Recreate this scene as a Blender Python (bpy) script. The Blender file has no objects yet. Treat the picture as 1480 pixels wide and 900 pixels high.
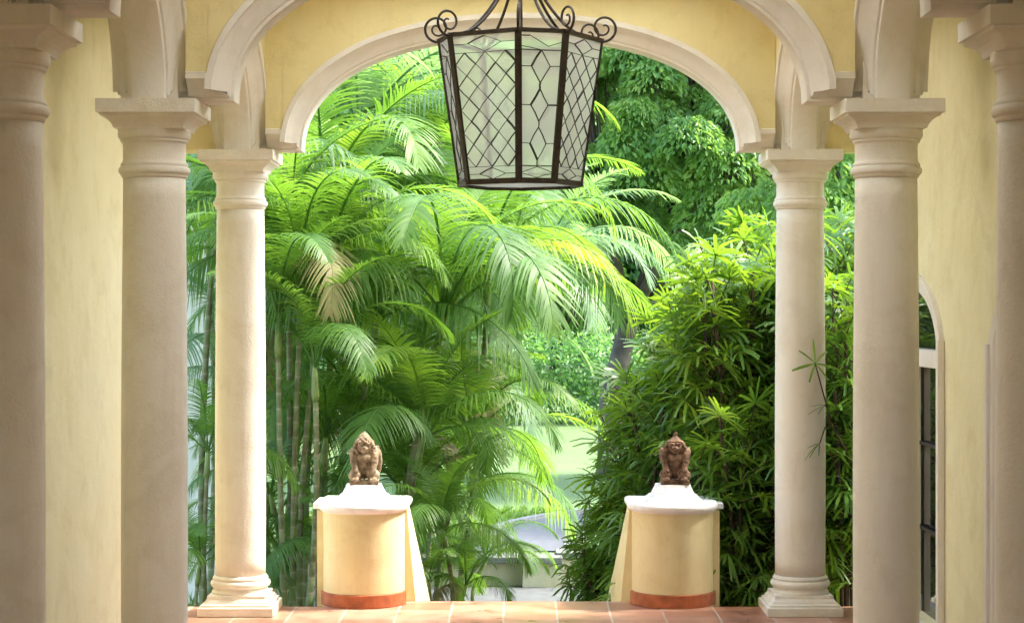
import bpy, bmesh, math, random
from mathutils import Vector, Matrix, noise as mnoise
R = math.radians
PI = math.pi
scene = bpy.context.scene
COL = scene.collection

# ------------------------------------------------------------------ camera, sky, sun, exposure
F, VX, VY, EYE = 2800.0, 752.0, 449.0, 1.65
cam_d = bpy.data.cameras.new("camera"); cam = bpy.data.objects.new("camera", cam_d); COL.objects.link(cam)
cam.location = (0, 0, EYE); cam.rotation_euler = (R(90), 0, 0)
cam_d.sensor_width = 36.0; cam_d.lens = F / 1480 * 36
cam_d.shift_x = -(VX - 740) / 1480; cam_d.shift_y = -(450 - VY) / 1480
cam_d.clip_start = 0.05; cam_d.clip_end = 2000
scene.camera = cam

SUN_AZ, SUN_EL = R(78), R(54)          # azimuth from +Y (away from the viewer) towards +X
world = bpy.data.worlds.new("World"); scene.world = world; world.use_nodes = True
wn = world.node_tree; wn.nodes.clear()
sky = wn.nodes.new("ShaderNodeTexSky"); sky.sky_type = 'NISHITA'; sky.sun_disc = False
sky.sun_elevation = SUN_EL; sky.sun_rotation = SUN_AZ; sky.air_density = 1.3; sky.dust_density = 3.0
bg = wn.nodes.new("ShaderNodeBackground"); bg.inputs['Strength'].default_value = 0.15
wo = wn.nodes.new("ShaderNodeOutputWorld")
wn.links.new(sky.outputs[0], bg.inputs[0]); wn.links.new(bg.outputs[0], wo.inputs[0])

sun_d = bpy.data.lights.new("sun", 'SUN'); sun_d.energy = 1.5; sun_d.angle = R(9); sun_d.color = (1.0, 0.95, 0.86)
sun = bpy.data.objects.new("sun", sun_d); COL.objects.link(sun)
sd = Vector((math.sin(SUN_AZ) * math.cos(SUN_EL), math.cos(SUN_AZ) * math.cos(SUN_EL), math.sin(SUN_EL)))
sun.rotation_euler = sd.to_track_quat('Z', 'Y').to_euler(); sun.location = (6, 14, 12)

scene.view_settings.view_transform = 'Standard'
scene.view_settings.look = 'None'
scene.view_settings.exposure = 2.85
scene.view_settings.gamma = 1.0
scene.view_settings.use_curve_mapping = False
scene.cycles.use_denoising = True
scene.cycles.max_bounces = 9
scene.cycles.diffuse_bounces = 6
scene.cycles.transparent_max_bounces = 12
scene.cycles.sample_clamp_indirect = 8

# ------------------------------------------------------------------ helpers
def W(px, py, Y):
    """point of the place at distance Y that the photograph shows at (px, py)"""
    return Vector(((px - VX) * Y / F, Y, EYE + (VY - py) * Y / F))

def tag(o, label=None, cat=None, group=None, kind=None):
    if label: o["label"] = label
    if cat: o["category"] = cat
    if group: o["group"] = group
    if kind: o["kind"] = kind
    return o

def empty(name, loc, label=None, cat=None, group=None, rz=0):
    o = bpy.data.objects.new(name, None); COL.objects.link(o)
    o.location = loc; o.rotation_euler = (0, 0, rz); o.empty_display_size = 0.2
    return tag(o, label, cat, group)

def copy_tree(o, parent=None):
    c = o.copy(); COL.objects.link(c); c.parent = parent
    for ch in list(o.children): copy_tree(ch, c)
    return c

class MB:
    def __init__(s): s.v = []; s.f = []; s.sm = []
    def add(s, vs, fs, smooth=False):
        b = len(s.v); s.v.extend([tuple(p) for p in vs])
        s.f.extend([tuple(i + b for i in f) for f in fs]); s.sm.extend([smooth] * len(fs))
    def box(s, x0, x1, y0, y1, z0, z1):
        s.add([(x0,y0,z0),(x1,y0,z0),(x1,y1,z0),(x0,y1,z0),(x0,y0,z1),(x1,y0,z1),(x1,y1,z1),(x0,y1,z1)],
              [(0,3,2,1),(4,5,6,7),(0,1,5,4),(1,2,6,5),(2,3,7,6),(3,0,4,7)])
    def lathe(s, prof, n=48, cx=0, cy=0, cap=True, rot=0, smooth=True, sq=1.0):
        vs = []; m = len(prof)
        for r, z in prof:
            for k in range(n):
                a = rot + 2 * PI * k / n
                vs.append((cx + r * math.cos(a), cy + sq * r * math.sin(a), z))
        fs = []
        for i in range(m - 1):
            for k in range(n):
                k2 = (k + 1) % n
                fs.append((i*n+k, i*n+k2, (i+1)*n+k2, (i+1)*n+k))
        s.add(vs, fs, smooth)
        if cap:
            b = len(s.v) - m * n
            s.f.append(tuple(b + k for k in reversed(range(n)))); s.sm.append(False)
            s.f.append(tuple(b + (m-1)*n + k for k in range(n))); s.sm.append(False)
    def tube(s, pts, rad, n=8, cap=True, smooth=True):
        pts = [Vector(p) for p in pts]; m = len(pts)
        rs = rad if isinstance(rad, (list, tuple)) else [rad] * m
        t0 = (pts[1] - pts[0]).normalized()
        up = Vector((0,0,1)) if abs(t0.z) < 0.9 else Vector((1,0,0))
        nrm = t0.cross(up).normalized()
        vs = []
        for i, p in enumerate(pts):
            if i == 0: t = pts[1] - pts[0]
            elif i == m - 1: t = pts[-1] - pts[-2]
            else: t = pts[i+1] - pts[i-1]
            t.normalize()
            nrm = (nrm - t * nrm.dot(t)).normalized(); b = t.cross(nrm)
            for k in range(n):
                a = 2 * PI * k / n
                vs.append(p + (nrm * math.cos(a) + b * math.sin(a)) * rs[i])
        fs = [(i*n+k, i*n+(k+1)%n, (i+1)*n+(k+1)%n, (i+1)*n+k) for i in range(m-1) for k in range(n)]
        s.add(vs, fs, smooth)
        if cap:
            b = len(s.v) - m*n
            s.f.append(tuple(b + k for k in reversed(range(n)))); s.sm.append(False)
            s.f.append(tuple(b + (m-1)*n + k for k in range(n))); s.sm.append(False)
    def build(s, name, mat, parent=None, loc=None):
        me = bpy.data.meshes.new(name)
        me.from_pydata(s.v, [], s.f)
        me.polygons.foreach_set("use_smooth", s.sm)
        me.materials.append(mat); me.update()
        return link(name, me, parent, loc)

def link(name, me, parent=None, loc=None):
    o = bpy.data.objects.new(name, me); COL.objects.link(o)
    if parent: o.parent = parent
    if loc: o.location = loc
    return o

def fix_normals(o):
    bm = bmesh.new(); bm.from_mesh(o.data)
    bmesh.ops.recalc_face_normals(bm, faces=bm.faces); bm.to_mesh(o.data); bm.free()
    return o

def soften(o, w=0.004, seg=2, angle=35):
    """rounded arrises, as worn plaster has"""
    m = o.modifiers.new("bevel", 'BEVEL'); m.width = w; m.segments = seg
    m.limit_method = 'ANGLE'; m.angle_limit = R(angle); m.harden_normals = False
    return o

# ------------------------------------------------------------------ materials
def mat(name):
    m = bpy.data.materials.new(name); m.use_nodes = True
    nt = m.node_tree; nt.nodes.clear()
    out = nt.nodes.new("ShaderNodeOutputMaterial")
    return m, nt, out
def N(nt, t, **kw):
    n = nt.nodes.new(t)
    for k, v in kw.items():
        if k in n.inputs: n.inputs[k].default_value = v
        else: setattr(n, k, v)
    return n
def ramp(nt, stops):
    n = nt.nodes.new("ShaderNodeValToRGB"); cr = n.color_ramp
    while len(cr.elements) < len(stops): cr.elements.new(0.5)
    for e, (p, c) in zip(cr.elements, stops):
        e.position = p; e.color = (*c, 1) if len(c) == 3 else c
    return n

def plaster(name, c1, c2, c3=None, rough=0.85, bump=0.25, fine=90, mott=2.2, streak=True, spec=0.25):
    """painted lime plaster: broad mottling, thin vertical streaks, trowelled relief"""
    m, nt, out = mat(name); L = nt.links.new
    tc = N(nt, "ShaderNodeTexCoord")
    geo = N(nt, "ShaderNodeNewGeometry")
    n1 = N(nt, "ShaderNodeTexNoise", Scale=mott, Detail=7.0, Roughness=0.62)
    L(geo.outputs['Position'], n1.inputs['Vector'])
    r1 = ramp(nt, [(0.32, c1), (0.68, c2)]); L(n1.outputs['Fac'], r1.inputs[0])
    last = r1.outputs[0]
    if streak:
        mp = N(nt, "ShaderNodeMapping"); mp.inputs['Scale'].default_value = (9, 9, 0.7)
        L(geo.outputs['Position'], mp.inputs['Vector'])
        n2 = N(nt, "ShaderNodeTexNoise", Scale=1.6, Detail=5.0, Roughness=0.7); L(mp.outputs[0], n2.inputs['Vector'])
        r2 = ramp(nt, [(0.48, (0,0,0)), (0.78, (0.55,0.55,0.55))]); L(n2.outputs['Fac'], r2.inputs[0])
        mx = N(nt, "ShaderNodeMixRGB"); mx.inputs['Color2'].default_value = (*(c3 or c1), 1)
        L(r2.outputs[0], mx.inputs['Fac']); L(last, mx.inputs['Color1']); last = mx.outputs[0]
    # blotches and old damp stains
    n5 = N(nt, "ShaderNodeTexNoise", Scale=3.7, Detail=9.0, Roughness=0.72, Distortion=0.6); L(geo.outputs['Position'], n5.inputs['Vector'])
    r5 = ramp(nt, [(0.50, (1,1,1)), (0.62, (0.93,0.915,0.88)), (0.66, (0.98,0.97,0.95)), (0.80, (0.87,0.85,0.80))]); L(n5.outputs['Fac'], r5.inputs[0])
    m5 = N(nt, "ShaderNodeMixRGB", blend_type='MULTIPLY'); m5.inputs[0].default_value = 1; L(last, m5.inputs[1]); L(r5.outputs[0], m5.inputs[2]); last = m5.outputs[0]
    b = N(nt, "ShaderNodeBsdfPrincipled"); b.inputs['Roughness'].default_value = rough
    b.inputs['Specular IOR Level'].default_value = spec
    L(last, b.inputs['Base Color'])
    n3 = N(nt, "ShaderNodeTexNoise", Scale=fine, Detail=6.0, Roughness=0.6); L(geo.outputs['Position'], n3.inputs['Vector'])
    n4 = N(nt, "ShaderNodeTexNoise", Scale=12.0, Detail=3.0); L(geo.outputs['Position'], n4.inputs['Vector'])
    ad = N(nt, "ShaderNodeMath", operation='MULTIPLY_ADD'); ad.inputs[1].default_value = 2.5
    L(n4.outputs['Fac'], ad.inputs[0]); L(n3.outputs['Fac'], ad.inputs[2])
    bp = N(nt, "ShaderNodeBump", Strength=bump, Distance=0.006); L(ad.outputs[0], bp.inputs['Height'])
    L(bp.outputs[0], b.inputs['Normal']); L(b.outputs[0], out.inputs[0])
    return m

M = {}
M['yellow'] = plaster("yellow_plaster", (0.78,0.67,0.33), (0.82,0.74,0.41), (0.73,0.63,0.35), bump=0.35)
M['yellow_side'] = plaster("pale_yellow_plaster", (0.76,0.69,0.41), (0.81,0.75,0.49), (0.72,0.66,0.44), bump=0.25, mott=3.5)
M['column'] = plaster("column_plaster", (0.77,0.73,0.63), (0.83,0.80,0.71), (0.69,0.65,0.54), bump=0.36, fine=95)
M['mould'] = plaster("moulding_plaster", (0.78,0.74,0.65), (0.83,0.80,0.72), bump=0.18, streak=False)
M['white'] = plaster("white_paint", (0.80,0.80,0.80), (0.84,0.84,0.85), (0.66,0.65,0.62), bump=0.25)
M['pedestal'] = plaster("pedestal_plaster", (0.70,0.59,0.32), (0.75,0.66,0.40), (0.66,0.50,0.26), bump=0.2, mott=4)
M['ceiling'] = plaster("ceiling_plaster", (0.78,0.66,0.40), (0.80,0.70,0.44), streak=False)
M['garden_wall'] = plaster("garden_wall_plaster", (0.74,0.76,0.62), (0.80,0.80,0.70), (0.50,0.55,0.42), bump=0.2)
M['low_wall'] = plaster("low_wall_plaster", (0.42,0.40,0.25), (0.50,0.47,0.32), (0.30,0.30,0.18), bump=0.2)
M['frame_white'] = plaster("window_frame_paint", (0.78,0.73,0.66), (0.80,0.76,0.70), streak=False, bump=0.05, rough=0.5)

def simple(name, col, rough=0.6, metal=0.0, bump=0, scale=60, var=0.0, spec=0.5):
    m, nt, out = mat(name); L = nt.links.new
    b = N(nt, "ShaderNodeBsdfPrincipled"); b.inputs['Roughness'].default_value = rough
    b.inputs['Metallic'].default_value = metal; b.inputs['Specular IOR Level'].default_value = spec
    tc = N(nt, "ShaderNodeNewGeometry")
    n1 = N(nt, "ShaderNodeTexNoise", Scale=scale * 0.3, Detail=6.0); L(tc.outputs['Position'], n1.inputs['Vector'])
    r1 = ramp(nt, [(0.3, tuple(c * (1 - var) for c in col)), (0.7, tuple(min(1, c * (1 + var)) for c in col))])
    L(n1.outputs['Fac'], r1.inputs[0]); L(r1.outputs[0], b.inputs['Base Color'])
    if bump:
        n2 = N(nt, "ShaderNodeTexNoise", Scale=scale, Detail=5.0); L(tc.outputs['Position'], n2.inputs['Vector'])
        bp = N(nt, "ShaderNodeBump", Strength=bump, Distance=0.005); L(n2.outputs['Fac'], bp.inputs['Height'])
        L(bp.outputs[0], b.inputs['Normal'])
    L(b.outputs[0], out.inputs[0]); return m

M['iron'] = simple("wrought_iron", (0.035,0.024,0.016), 0.5, 0.35, 0.4, 150, 0.4)
M['lead'] = simple("lead_came", (0.05,0.05,0.045), 0.5, 0.5, 0, 60, 0.2)
M['terracotta_band'] = simple("terracotta_skirting", (0.36,0.10,0.035), 0.55, 0, 0.2, 60, 0.3)
M['asphalt'] = simple("path_surface", (0.095,0.10,0.112), 0.9, 0, 0.3, 40, 0.15)
M['paving'] = simple("grey_paving", (0.085,0.09,0.088), 0.9, 0, 0.3, 30, 0.2)
M['kerb'] = simple("concrete_kerb", (0.19,0.195,0.19), 0.9, 0, 0.3, 60, 0.15)
M['coping'] = simple("concrete_coping", (0.13,0.135,0.12), 0.9, 0, 0.3, 60, 0.2)
M['soil'] = simple("garden_soil", (0.12,0.10,0.06), 0.95, 0, 0.6, 10, 0.5)
M['bark'] = simple("tree_bark", (0.09,0.075,0.06), 0.95, 0, 0.9, 25, 0.4)
M['cane'] = simple("shrub_cane", (0.06,0.035,0.02), 0.9, 0, 0.5, 60, 0.5)
M['dark_room'] = simple("dark_room", (0.03,0.03,0.025), 0.9)

def pane_mat():
    m, nt, out = mat("room_dark_glass"); L = nt.links.new
    b = N(nt, "ShaderNodeBsdfPrincipled"); b.inputs['Base Color'].default_value = (0.02,0.022,0.016,1)  # dark base stands in for the unlit room behind the glass
    b.inputs['Roughness'].default_value = 0.03; b.inputs['IOR'].default_value = 1.6
    tc = N(nt, "ShaderNodeNewGeometry"); n = N(nt, "ShaderNodeTexNoise", Scale=2.5, Detail=1.0)
    L(tc.outputs['Position'], n.inputs['Vector'])
    bp = N(nt, "ShaderNodeBump", Strength=0.02, Distance=0.02); L(n.outputs['Fac'], bp.inputs['Height']); L(bp.outputs[0], b.inputs['Normal'])
    L(b.outputs[0], out.inputs[0]); return m
M['pane'] = pane_mat()

def lantern_glass():
    """seedy cathedral glass: part clear, part scattering, rippled"""
    m, nt, out = mat("seedy_glass"); L = nt.links.new
    tc = N(nt, "ShaderNodeNewGeometry")
    n = N(nt, "ShaderNodeTexNoise", Scale=60.0, Detail=4.0); L(tc.outputs['Position'], n.inputs['Vector'])
    bp = N(nt, "ShaderNodeBump", Strength=0.5, Distance=0.004); L(n.outputs['Fac'], bp.inputs['Height'])
    tr = N(nt, "ShaderNodeBsdfTranslucent"); tr.inputs[0].default_value = (0.93,0.95,0.90,1)
    df = N(nt, "ShaderNodeBsdfDiffuse"); df.inputs[0].default_value = (0.58,0.62,0.52,1)
    tp = N(nt, "ShaderNodeBsdfTransparent"); tp.inputs[0].default_value = (0.88,0.92,0.86,1)
    rf = N(nt, "ShaderNodeBsdfRefraction"); rf.inputs['Roughness'].default_value = 0.28; rf.inputs['IOR'].default_value = 1.05
    rf.inputs[0].default_value = (0.9,0.93,0.88,1)
    gl = N(nt, "ShaderNodeBsdfGlossy"); gl.inputs['Roughness'].default_value = 0.12
    for q in (tr, df, gl, rf): L(bp.outputs[0], q.inputs['Normal'])
    a = N(nt, "ShaderNodeMixShader"); a.inputs[0].default_value = 0.25; L(tr.outputs[0], a.inputs[1]); L(df.outputs[0], a.inputs[2])
    b = N(nt, "ShaderNodeMixShader"); b.inputs[0].default_value = 0.55; L(a.outputs[0], b.inputs[1]); L(rf.outputs[0], b.inputs[2])
    c = N(nt, "ShaderNodeMixShader"); c.inputs[0].default_value = 0.08; L(b.outputs[0], c.inputs[1]); L(gl.outputs[0], c.inputs[2])
    L(c.outputs[0], out.inputs[0]); return m
M['lantern_glass'] = lantern_glass()

def leaf(name, ca, cb, cc, trans=(0.35,0.55,0.08), tw=0.45, rough=0.38, objvar=True):
    m, nt, out = mat(name); L = nt.links.new
    geo = N(nt, "ShaderNodeNewGeometry"); oi = N(nt, "ShaderNodeObjectInfo")
    r = ramp(nt, [(0.0, ca), (0.55, cb), (1.0, cc)])
    mth = N(nt, "ShaderNodeMath", operation='MULTIPLY_ADD'); mth.inputs[1].default_value = 0.45
    L(geo.outputs['Random Per Island'], mth.inputs[0])
    m2 = N(nt, "ShaderNodeMath", operation='MULTIPLY'); m2.inputs[1].default_value = 0.55
    if objvar:
        L(oi.outputs['Random'], m2.inputs[0])
    else:
        nz = N(nt, "ShaderNodeTexNoise", Scale=1.3, Detail=2.0); L(geo.outputs['Position'], nz.inputs['Vector'])
        mr = N(nt, "ShaderNodeMapRange"); mr.inputs['From Min'].default_value = 0.3; mr.inputs['From Max'].default_value = 0.7
        L(nz.outputs['Fac'], mr.inputs['Value']); L(mr.outputs[0], m2.inputs[0])
    L(m2.outputs[0], mth.inputs[2]); L(mth.outputs[0], r.inputs[0])
    b = N(nt, "ShaderNodeBsdfPrincipled"); b.inputs['Roughness'].default_value = rough
    b.inputs['Specular IOR Level'].default_value = 0.4
    L(r.outputs[0], b.inputs['Base Color'])
    t = N(nt, "ShaderNodeBsdfTranslucent")
    mm = N(nt, "ShaderNodeMixRGB", blend_type='MULTIPLY'); mm.inputs[0].default_value = 1.0
    g = N(nt, "ShaderNodeGamma"); g.inputs[1].default_value = 0.55
    L(r.outputs[0], g.inputs[0]); L(g.outputs[0], mm.inputs[1]); mm.inputs[2].default_value = (*[min(1, q * 1.6) for q in trans], 1)
    L(mm.outputs[0], t.inputs[0])
    mx = N(nt, "ShaderNodeMixShader"); mx.inputs[0].default_value = tw
    L(b.outputs[0], mx.inputs[1]); L(t.outputs[0], mx.inputs[2]); L(mx.outputs[0], out.inputs[0])
    return m
M['palm'] = leaf("palm_leaf", (0.055,0.13,0.035), (0.10,0.21,0.045), (0.20,0.30,0.045), (0.50,0.72,0.12), 0.5, 0.48)
M['palm_pale'] = leaf("palm_leaf_hazed", (0.10,0.19,0.10), (0.16,0.27,0.14), (0.23,0.33,0.15), (0.50,0.70,0.25), 0.5, 0.4)  # haze over the palms put into a paler, greyer green
M['rhapis'] = leaf("lady_palm_leaf", (0.05,0.13,0.035), (0.10,0.21,0.045), (0.21,0.33,0.045), (0.55,0.75,0.08), 0.40, 0.34, False)
M['ficus'] = leaf("broad_leaf", (0.08,0.19,0.06), (0.15,0.30,0.08), (0.27,0.40,0.09), (0.55,0.80,0.20), 0.5, 0.4, False)
M['far_leaf'] = leaf("distant_leaf", (0.05,0.13,0.055), (0.09,0.20,0.07), (0.17,0.29,0.09), (0.45,0.70,0.2), 0.5, 0.5, False)
M['grass_leaf'] = leaf("grass_blade", (0.05,0.12,0.02), (0.09,0.18,0.03), (0.16,0.26,0.05), (0.5,0.7,0.1), 0.4, 0.5, False)
M['palm_dry'] = leaf('withered_palm_leaf', (0.16,0.15,0.06), (0.26,0.22,0.10), (0.30,0.30,0.10), (0.5,0.45,0.2), 0.3, 0.6)
M['palm_bright'] = leaf('bright_palm_leaf', (0.16,0.26,0.03), (0.20,0.31,0.03), (0.24,0.34,0.04), (0.6,0.8,0.08), 0.5, 0.5)  # brighter, yellower variant of the palm leaf colour
M['crownshaft'] = simple("palm_crownshaft", (0.16,0.22,0.06), 0.45, 0, 0.1, 40, 0.35)

def palm_trunk_mat():
    m, nt, out = mat("ringed_palm_trunk"); L = nt.links.new
    tc = N(nt, "ShaderNodeTexCoord")
    w = N(nt, "ShaderNodeTexWave", Scale=3.2, Distortion=0.9, Detail=2.0); w.bands_direction = 'Z'
    L(tc.outputs['Object'], w.inputs['Vector'])
    n = N(nt, "ShaderNodeTexNoise", Scale=9.0, Detail=5.0); L(tc.outputs['Object'], n.inputs['Vector'])
    r = ramp(nt, [(0.0, (0.30,0.29,0.20)), (0.07, (0.20,0.22,0.11)), (1.0, (0.17,0.21,0.09))]); L(w.outputs['Fac'], r.inputs[0])
    r2 = ramp(nt, [(0.35, (0.55,0.45,0.35)), (0.6, (1,1,1))]); L(n.outputs['Fac'], r2.inputs[0])
    mm = N(nt, "ShaderNodeMixRGB", blend_type='MULTIPLY'); mm.inputs[0].default_value = 1
    L(r.outputs[0], mm.inputs[1]); L(r2.outputs[0], mm.inputs[2])
    b = N(nt, "ShaderNodeBsdfPrincipled"); b.inputs['Roughness'].default_value = 0.8
    L(mm.outputs[0], b.inputs['Base Color'])
    bp = N(nt, "ShaderNodeBump", Strength=0.6, Distance=0.01); L(w.outputs['Fac'], bp.inputs['Height']); L(bp.outputs[0], b.inputs['Normal'])
    L(b.outputs[0], out.inputs[0]); return m
M['palm_trunk'] = palm_trunk_mat()

def tile_mat():
    m, nt, out = mat("terracotta_tiles"); L = nt.links.new
    geo = N(nt, "ShaderNodeNewGeometry")
    mp = N(nt, "ShaderNodeMapping"); mp.inputs['Location'].default_value = (0.09, 0.05, 0); L(geo.outputs['Position'], mp.inputs['Vector'])
    br = N(nt, "ShaderNodeTexBrick"); br.offset = 0.0; br.squash = 1.0
    br.inputs['Scale'].default_value = 1.0; br.inputs['Brick Width'].default_value = 0.29; br.inputs['Row Height'].default_value = 0.29
    br.inputs['Mortar Size'].default_value = 0.007; br.inputs['Mortar Smooth'].default_value = 0.3
    br.inputs['Color1'].default_value = (0.46,0.21,0.13,1); br.inputs['Color2'].default_value = (0.60,0.35,0.24,1)
    br.inputs['Mortar'].default_value = (0.60,0.47,0.38,1)
    L(mp.outputs[0], br.inputs['Vector'])
    n = N(nt, "ShaderNodeTexNoise", Scale=7.0, Detail=7.0, Roughness=0.65); L(geo.outputs['Position'], n.inputs['Vector'])
    r = ramp(nt, [(0.3, (0.55,0.47,0.44)), (0.5, (0.85,0.80,0.78)), (0.7, (1.0,1.0,1.0))]); L(n.outputs['Fac'], r.inputs[0])
    mm = N(nt, "ShaderNodeMixRGB", blend_type='MULTIPLY'); mm.inputs[0].default_value = 1
    L(br.outputs['Color'], mm.inputs[1]); L(r.outputs[0], mm.inputs[2])
    b = N(nt, "ShaderNodeBsdfPrincipled"); L(mm.outputs[0], b.inputs['Base Color'])
    rr = ramp(nt, [(0.3, (0.25,)*3), (0.75, (0.5,)*3)]); L(n.outputs['Fac'], rr.inputs[0]); L(rr.outputs[0], b.inputs['Roughness'])
    ml = N(nt, "ShaderNodeMath", operation='MULTIPLY_ADD'); ml.inputs[1].default_value = -1.0
    L(br.outputs['Fac'], ml.inputs[0]); ml.inputs[2].default_value = 1.0
    bp = N(nt, "ShaderNodeBump", Strength=0.5, Distance=0.004); L(ml.outputs[0], bp.inputs['Height']); L(bp.outputs[0], b.inputs['Normal'])
    L(b.outputs[0], out.inputs[0]); return m
M['tiles'] = tile_mat()

def grass_mat(name, a, b_, sc=3.0):
    m, nt, out = mat(name); L = nt.links.new
    geo = N(nt, "ShaderNodeNewGeometry")
    n = N(nt, "ShaderNodeTexNoise", Scale=sc, Detail=8.0, Roughness=0.7); L(geo.outputs['Position'], n.inputs['Vector'])
    n2 = N(nt, "ShaderNodeTexNoise", Scale=0.35, Detail=3.0); L(geo.outputs['Position'], n2.inputs['Vector'])
    ad = N(nt, "ShaderNodeMath", operation='ADD'); L(n.outputs['Fac'], ad.inputs[0]); L(n2.outputs['Fac'], ad.inputs[1])
    r = ramp(nt, [(0.35, a), (0.65, b_)])
    hf = N(nt, "ShaderNodeMath", operation='MULTIPLY'); hf.inputs[1].default_value = 0.5
    L(ad.outputs[0], hf.inputs[0]); L(hf.outputs[0], r.inputs[0])
    b = N(nt, "ShaderNodeBsdfPrincipled"); b.inputs['Roughness'].default_value = 0.9; L(r.outputs[0], b.inputs['Base Color'])
    n3 = N(nt, "ShaderNodeTexNoise", Scale=60, Detail=3.0); L(geo.outputs['Position'], n3.inputs['Vector'])
    bp = N(nt, "ShaderNodeBump", Strength=0.8, Distance=0.02); L(n3.outputs['Fac'], bp.inputs['Height']); L(bp.outputs[0], b.inputs['Normal'])
    L(b.outputs[0], out.inputs[0]); return m
M['lawn'] = grass_mat("lawn_grass", (0.07,0.13,0.032), (0.11,0.175,0.05), 2.5)
M['verge'] = grass_mat("verge_grass", (0.07,0.15,0.03), (0.13,0.24,0.06), 4)

def stone_mat(name, a, b_, c):
    m, nt, out = mat(name); L = nt.links.new
    geo = N(nt, "ShaderNodeNewGeometry")
    n = N(nt, "ShaderNodeTexNoise", Scale=28.0, Detail=8.0, Roughness=0.7); L(geo.outputs['Position'], n.inputs['Vector'])
    r = ramp(nt, [(0.33, a), (0.5, b_), (0.68, c)]); L(n.outputs['Fac'], r.inputs[0])
    b = N(nt, "ShaderNodeBsdfPrincipled"); b.inputs['Roughness'].default_value = 0.9; L(r.outputs[0], b.inputs['Base Color'])
    n2 = N(nt, "ShaderNodeTexNoise", Scale=110.0, Detail=5.0); L(geo.outputs['Position'], n2.inputs['Vector'])
    bp = N(nt, "ShaderNodeBump", Strength=0.8, Distance=0.004); L(n2.outputs['Fac'], bp.inputs['Height']); L(bp.outputs[0], b.inputs['Normal'])
    L(b.outputs[0], out.inputs[0]); return m
M['stone_a'] = stone_mat("weathered_stone", (0.09,0.055,0.03), (0.25,0.18,0.11), (0.42,0.35,0.23))
M['stone_b'] = stone_mat("dark_stone", (0.05,0.025,0.015), (0.15,0.08,0.045), (0.24,0.16,0.09))

# ------------------------------------------------------------------ setting: ground
YA, YB, YC = 5.70, 8.14, 10.64          # rows of columns
CX = 1.537                               # column lines
WX = 1.95                                # side wall faces
SP = 2.52                                # springing height
TOP = 3.45
GZ = -0.75                               # garden level below the steps
LZ = -0.50                               # lawn level

g = MB(); S = 400
g.add([(-S,-S,GZ),(S,-S,GZ),(S,S,GZ),(-S,S,GZ)], [(0,1,2,3)])
tag(g.build("ground", M['soil']), kind="structure")

fl = MB(); fl.box(-WX-0.14, WX+0.14, -4.0, 10.82, -0.8, 0.0)
fl.box(-0.86, 0.84, 10.82, 11.02, -0.8, 0.0)
tag(fl.build("floor", M['tiles']), kind="structure")

st = MB()
for k in range(5):
    st.box(-0.64, 0.60, 11.02 + 0.28*k, 11.02 + 0.28*(k+1), -0.8, -0.125*(k+1) - 0.003)
tag(soften(st.build("steps", M['tiles']), 0.008), kind="structure")

pv = MB(); pv.box(-1.7, 1.9, 12.43, 16.75, GZ-0.1, GZ+0.012)
tag(pv.build("pavement", M['paving']), kind="structure")

# raised lawn terrace behind the low wall, with gentle rises
lw = MB(); nx, ny = 60, 60
x0, x1, y0, y1 = -60, 60, 16.9, 120
vs = []
for j in range(ny+1):
    y = y0 + (y1-y0) * (j/ny)**1.6
    for i in range(nx+1):
        x = x0 + (x1-x0)*i/nx
        z = LZ + 0.10*mnoise.noise(Vector((x*0.12, y*0.12, 3.1))) * min(1, max(0, (y-24)/8)) + max(0, y-30)*0.012
        vs.append((x, y, z))
lw.add(vs, [(j*(nx+1)+i, j*(nx+1)+i+1, (j+1)*(nx+1)+i+1, (j+1)*(nx+1)+i) for j in range(ny) for i in range(nx)], True)
tag(lw.build("lawn", M['lawn']), kind="structure")

# curved path with pale kerbs
def path_curve(t):
    p = [Vector((0.05, 17.3)), Vector((0.25, 19.6)), Vector((0.95, 21.1)), Vector((5.0, 22.0))]
    a = (1-t)**3*p[0] + 3*(1-t)**2*t*p[1] + 3*(1-t)*t*t*p[2] + t**3*p[3]
    return a
def ribbon(name, mt, o0, o1, z, h=0.0):
    m = MB(); n = 40; vs = []
    for i in range(n+1):
        t = i/n; p = path_curve(t); q = path_curve(min(1, t+0.01)) - path_curve(max(0, t-0.01)); q.normalize()
        nn = Vector((q.y, -q.x))
        for o, zz in ((o0, z-h), (o0, z), (o1, z), (o1, z-h)):
            vs.append((p.x + nn.x*o, p.y + nn.y*o, zz))
    fs = [(i*4+k, i*4+k+1, (i+1)*4+k+1, (i+1)*4+k) for i in range(n) for k in range(3)]
    m.add(vs, fs); o = m.build(name, mt); fix_normals(o); return tag(o, kind="structure")
ribbon("path", M['asphalt'], -0.55, 0.34, LZ+0.012, 0.03)
ribbon("kerb", M['kerb'], 0.34, 0.50, LZ+0.07, 0.10)
ribbon("kerb", M['kerb'], -0.63, -0.55, LZ+0.05, 0.10)
vg = MB()                                # darker verge in the inside of the bend
vs = [(0.4, 17.0, LZ+0.006), (3.6, 17.0, LZ+0.006), (4.6, 20.9, LZ+0.006)]
n = 16
for i in range(n+1):
    t = 0.80 - 0.80*i/n; p = path_curve(t); q = path_curve(min(1,t+0.01))-path_curve(max(0,t-0.01)); q.normalize()
    vs.append((p.x+q.y*0.47, p.y-q.x*0.47, LZ+0.006))
vg.add(vs, [tuple(range(len(vs)))]); tag(fix_normals(vg.build("verge", M['verge'])), kind="structure")

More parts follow.
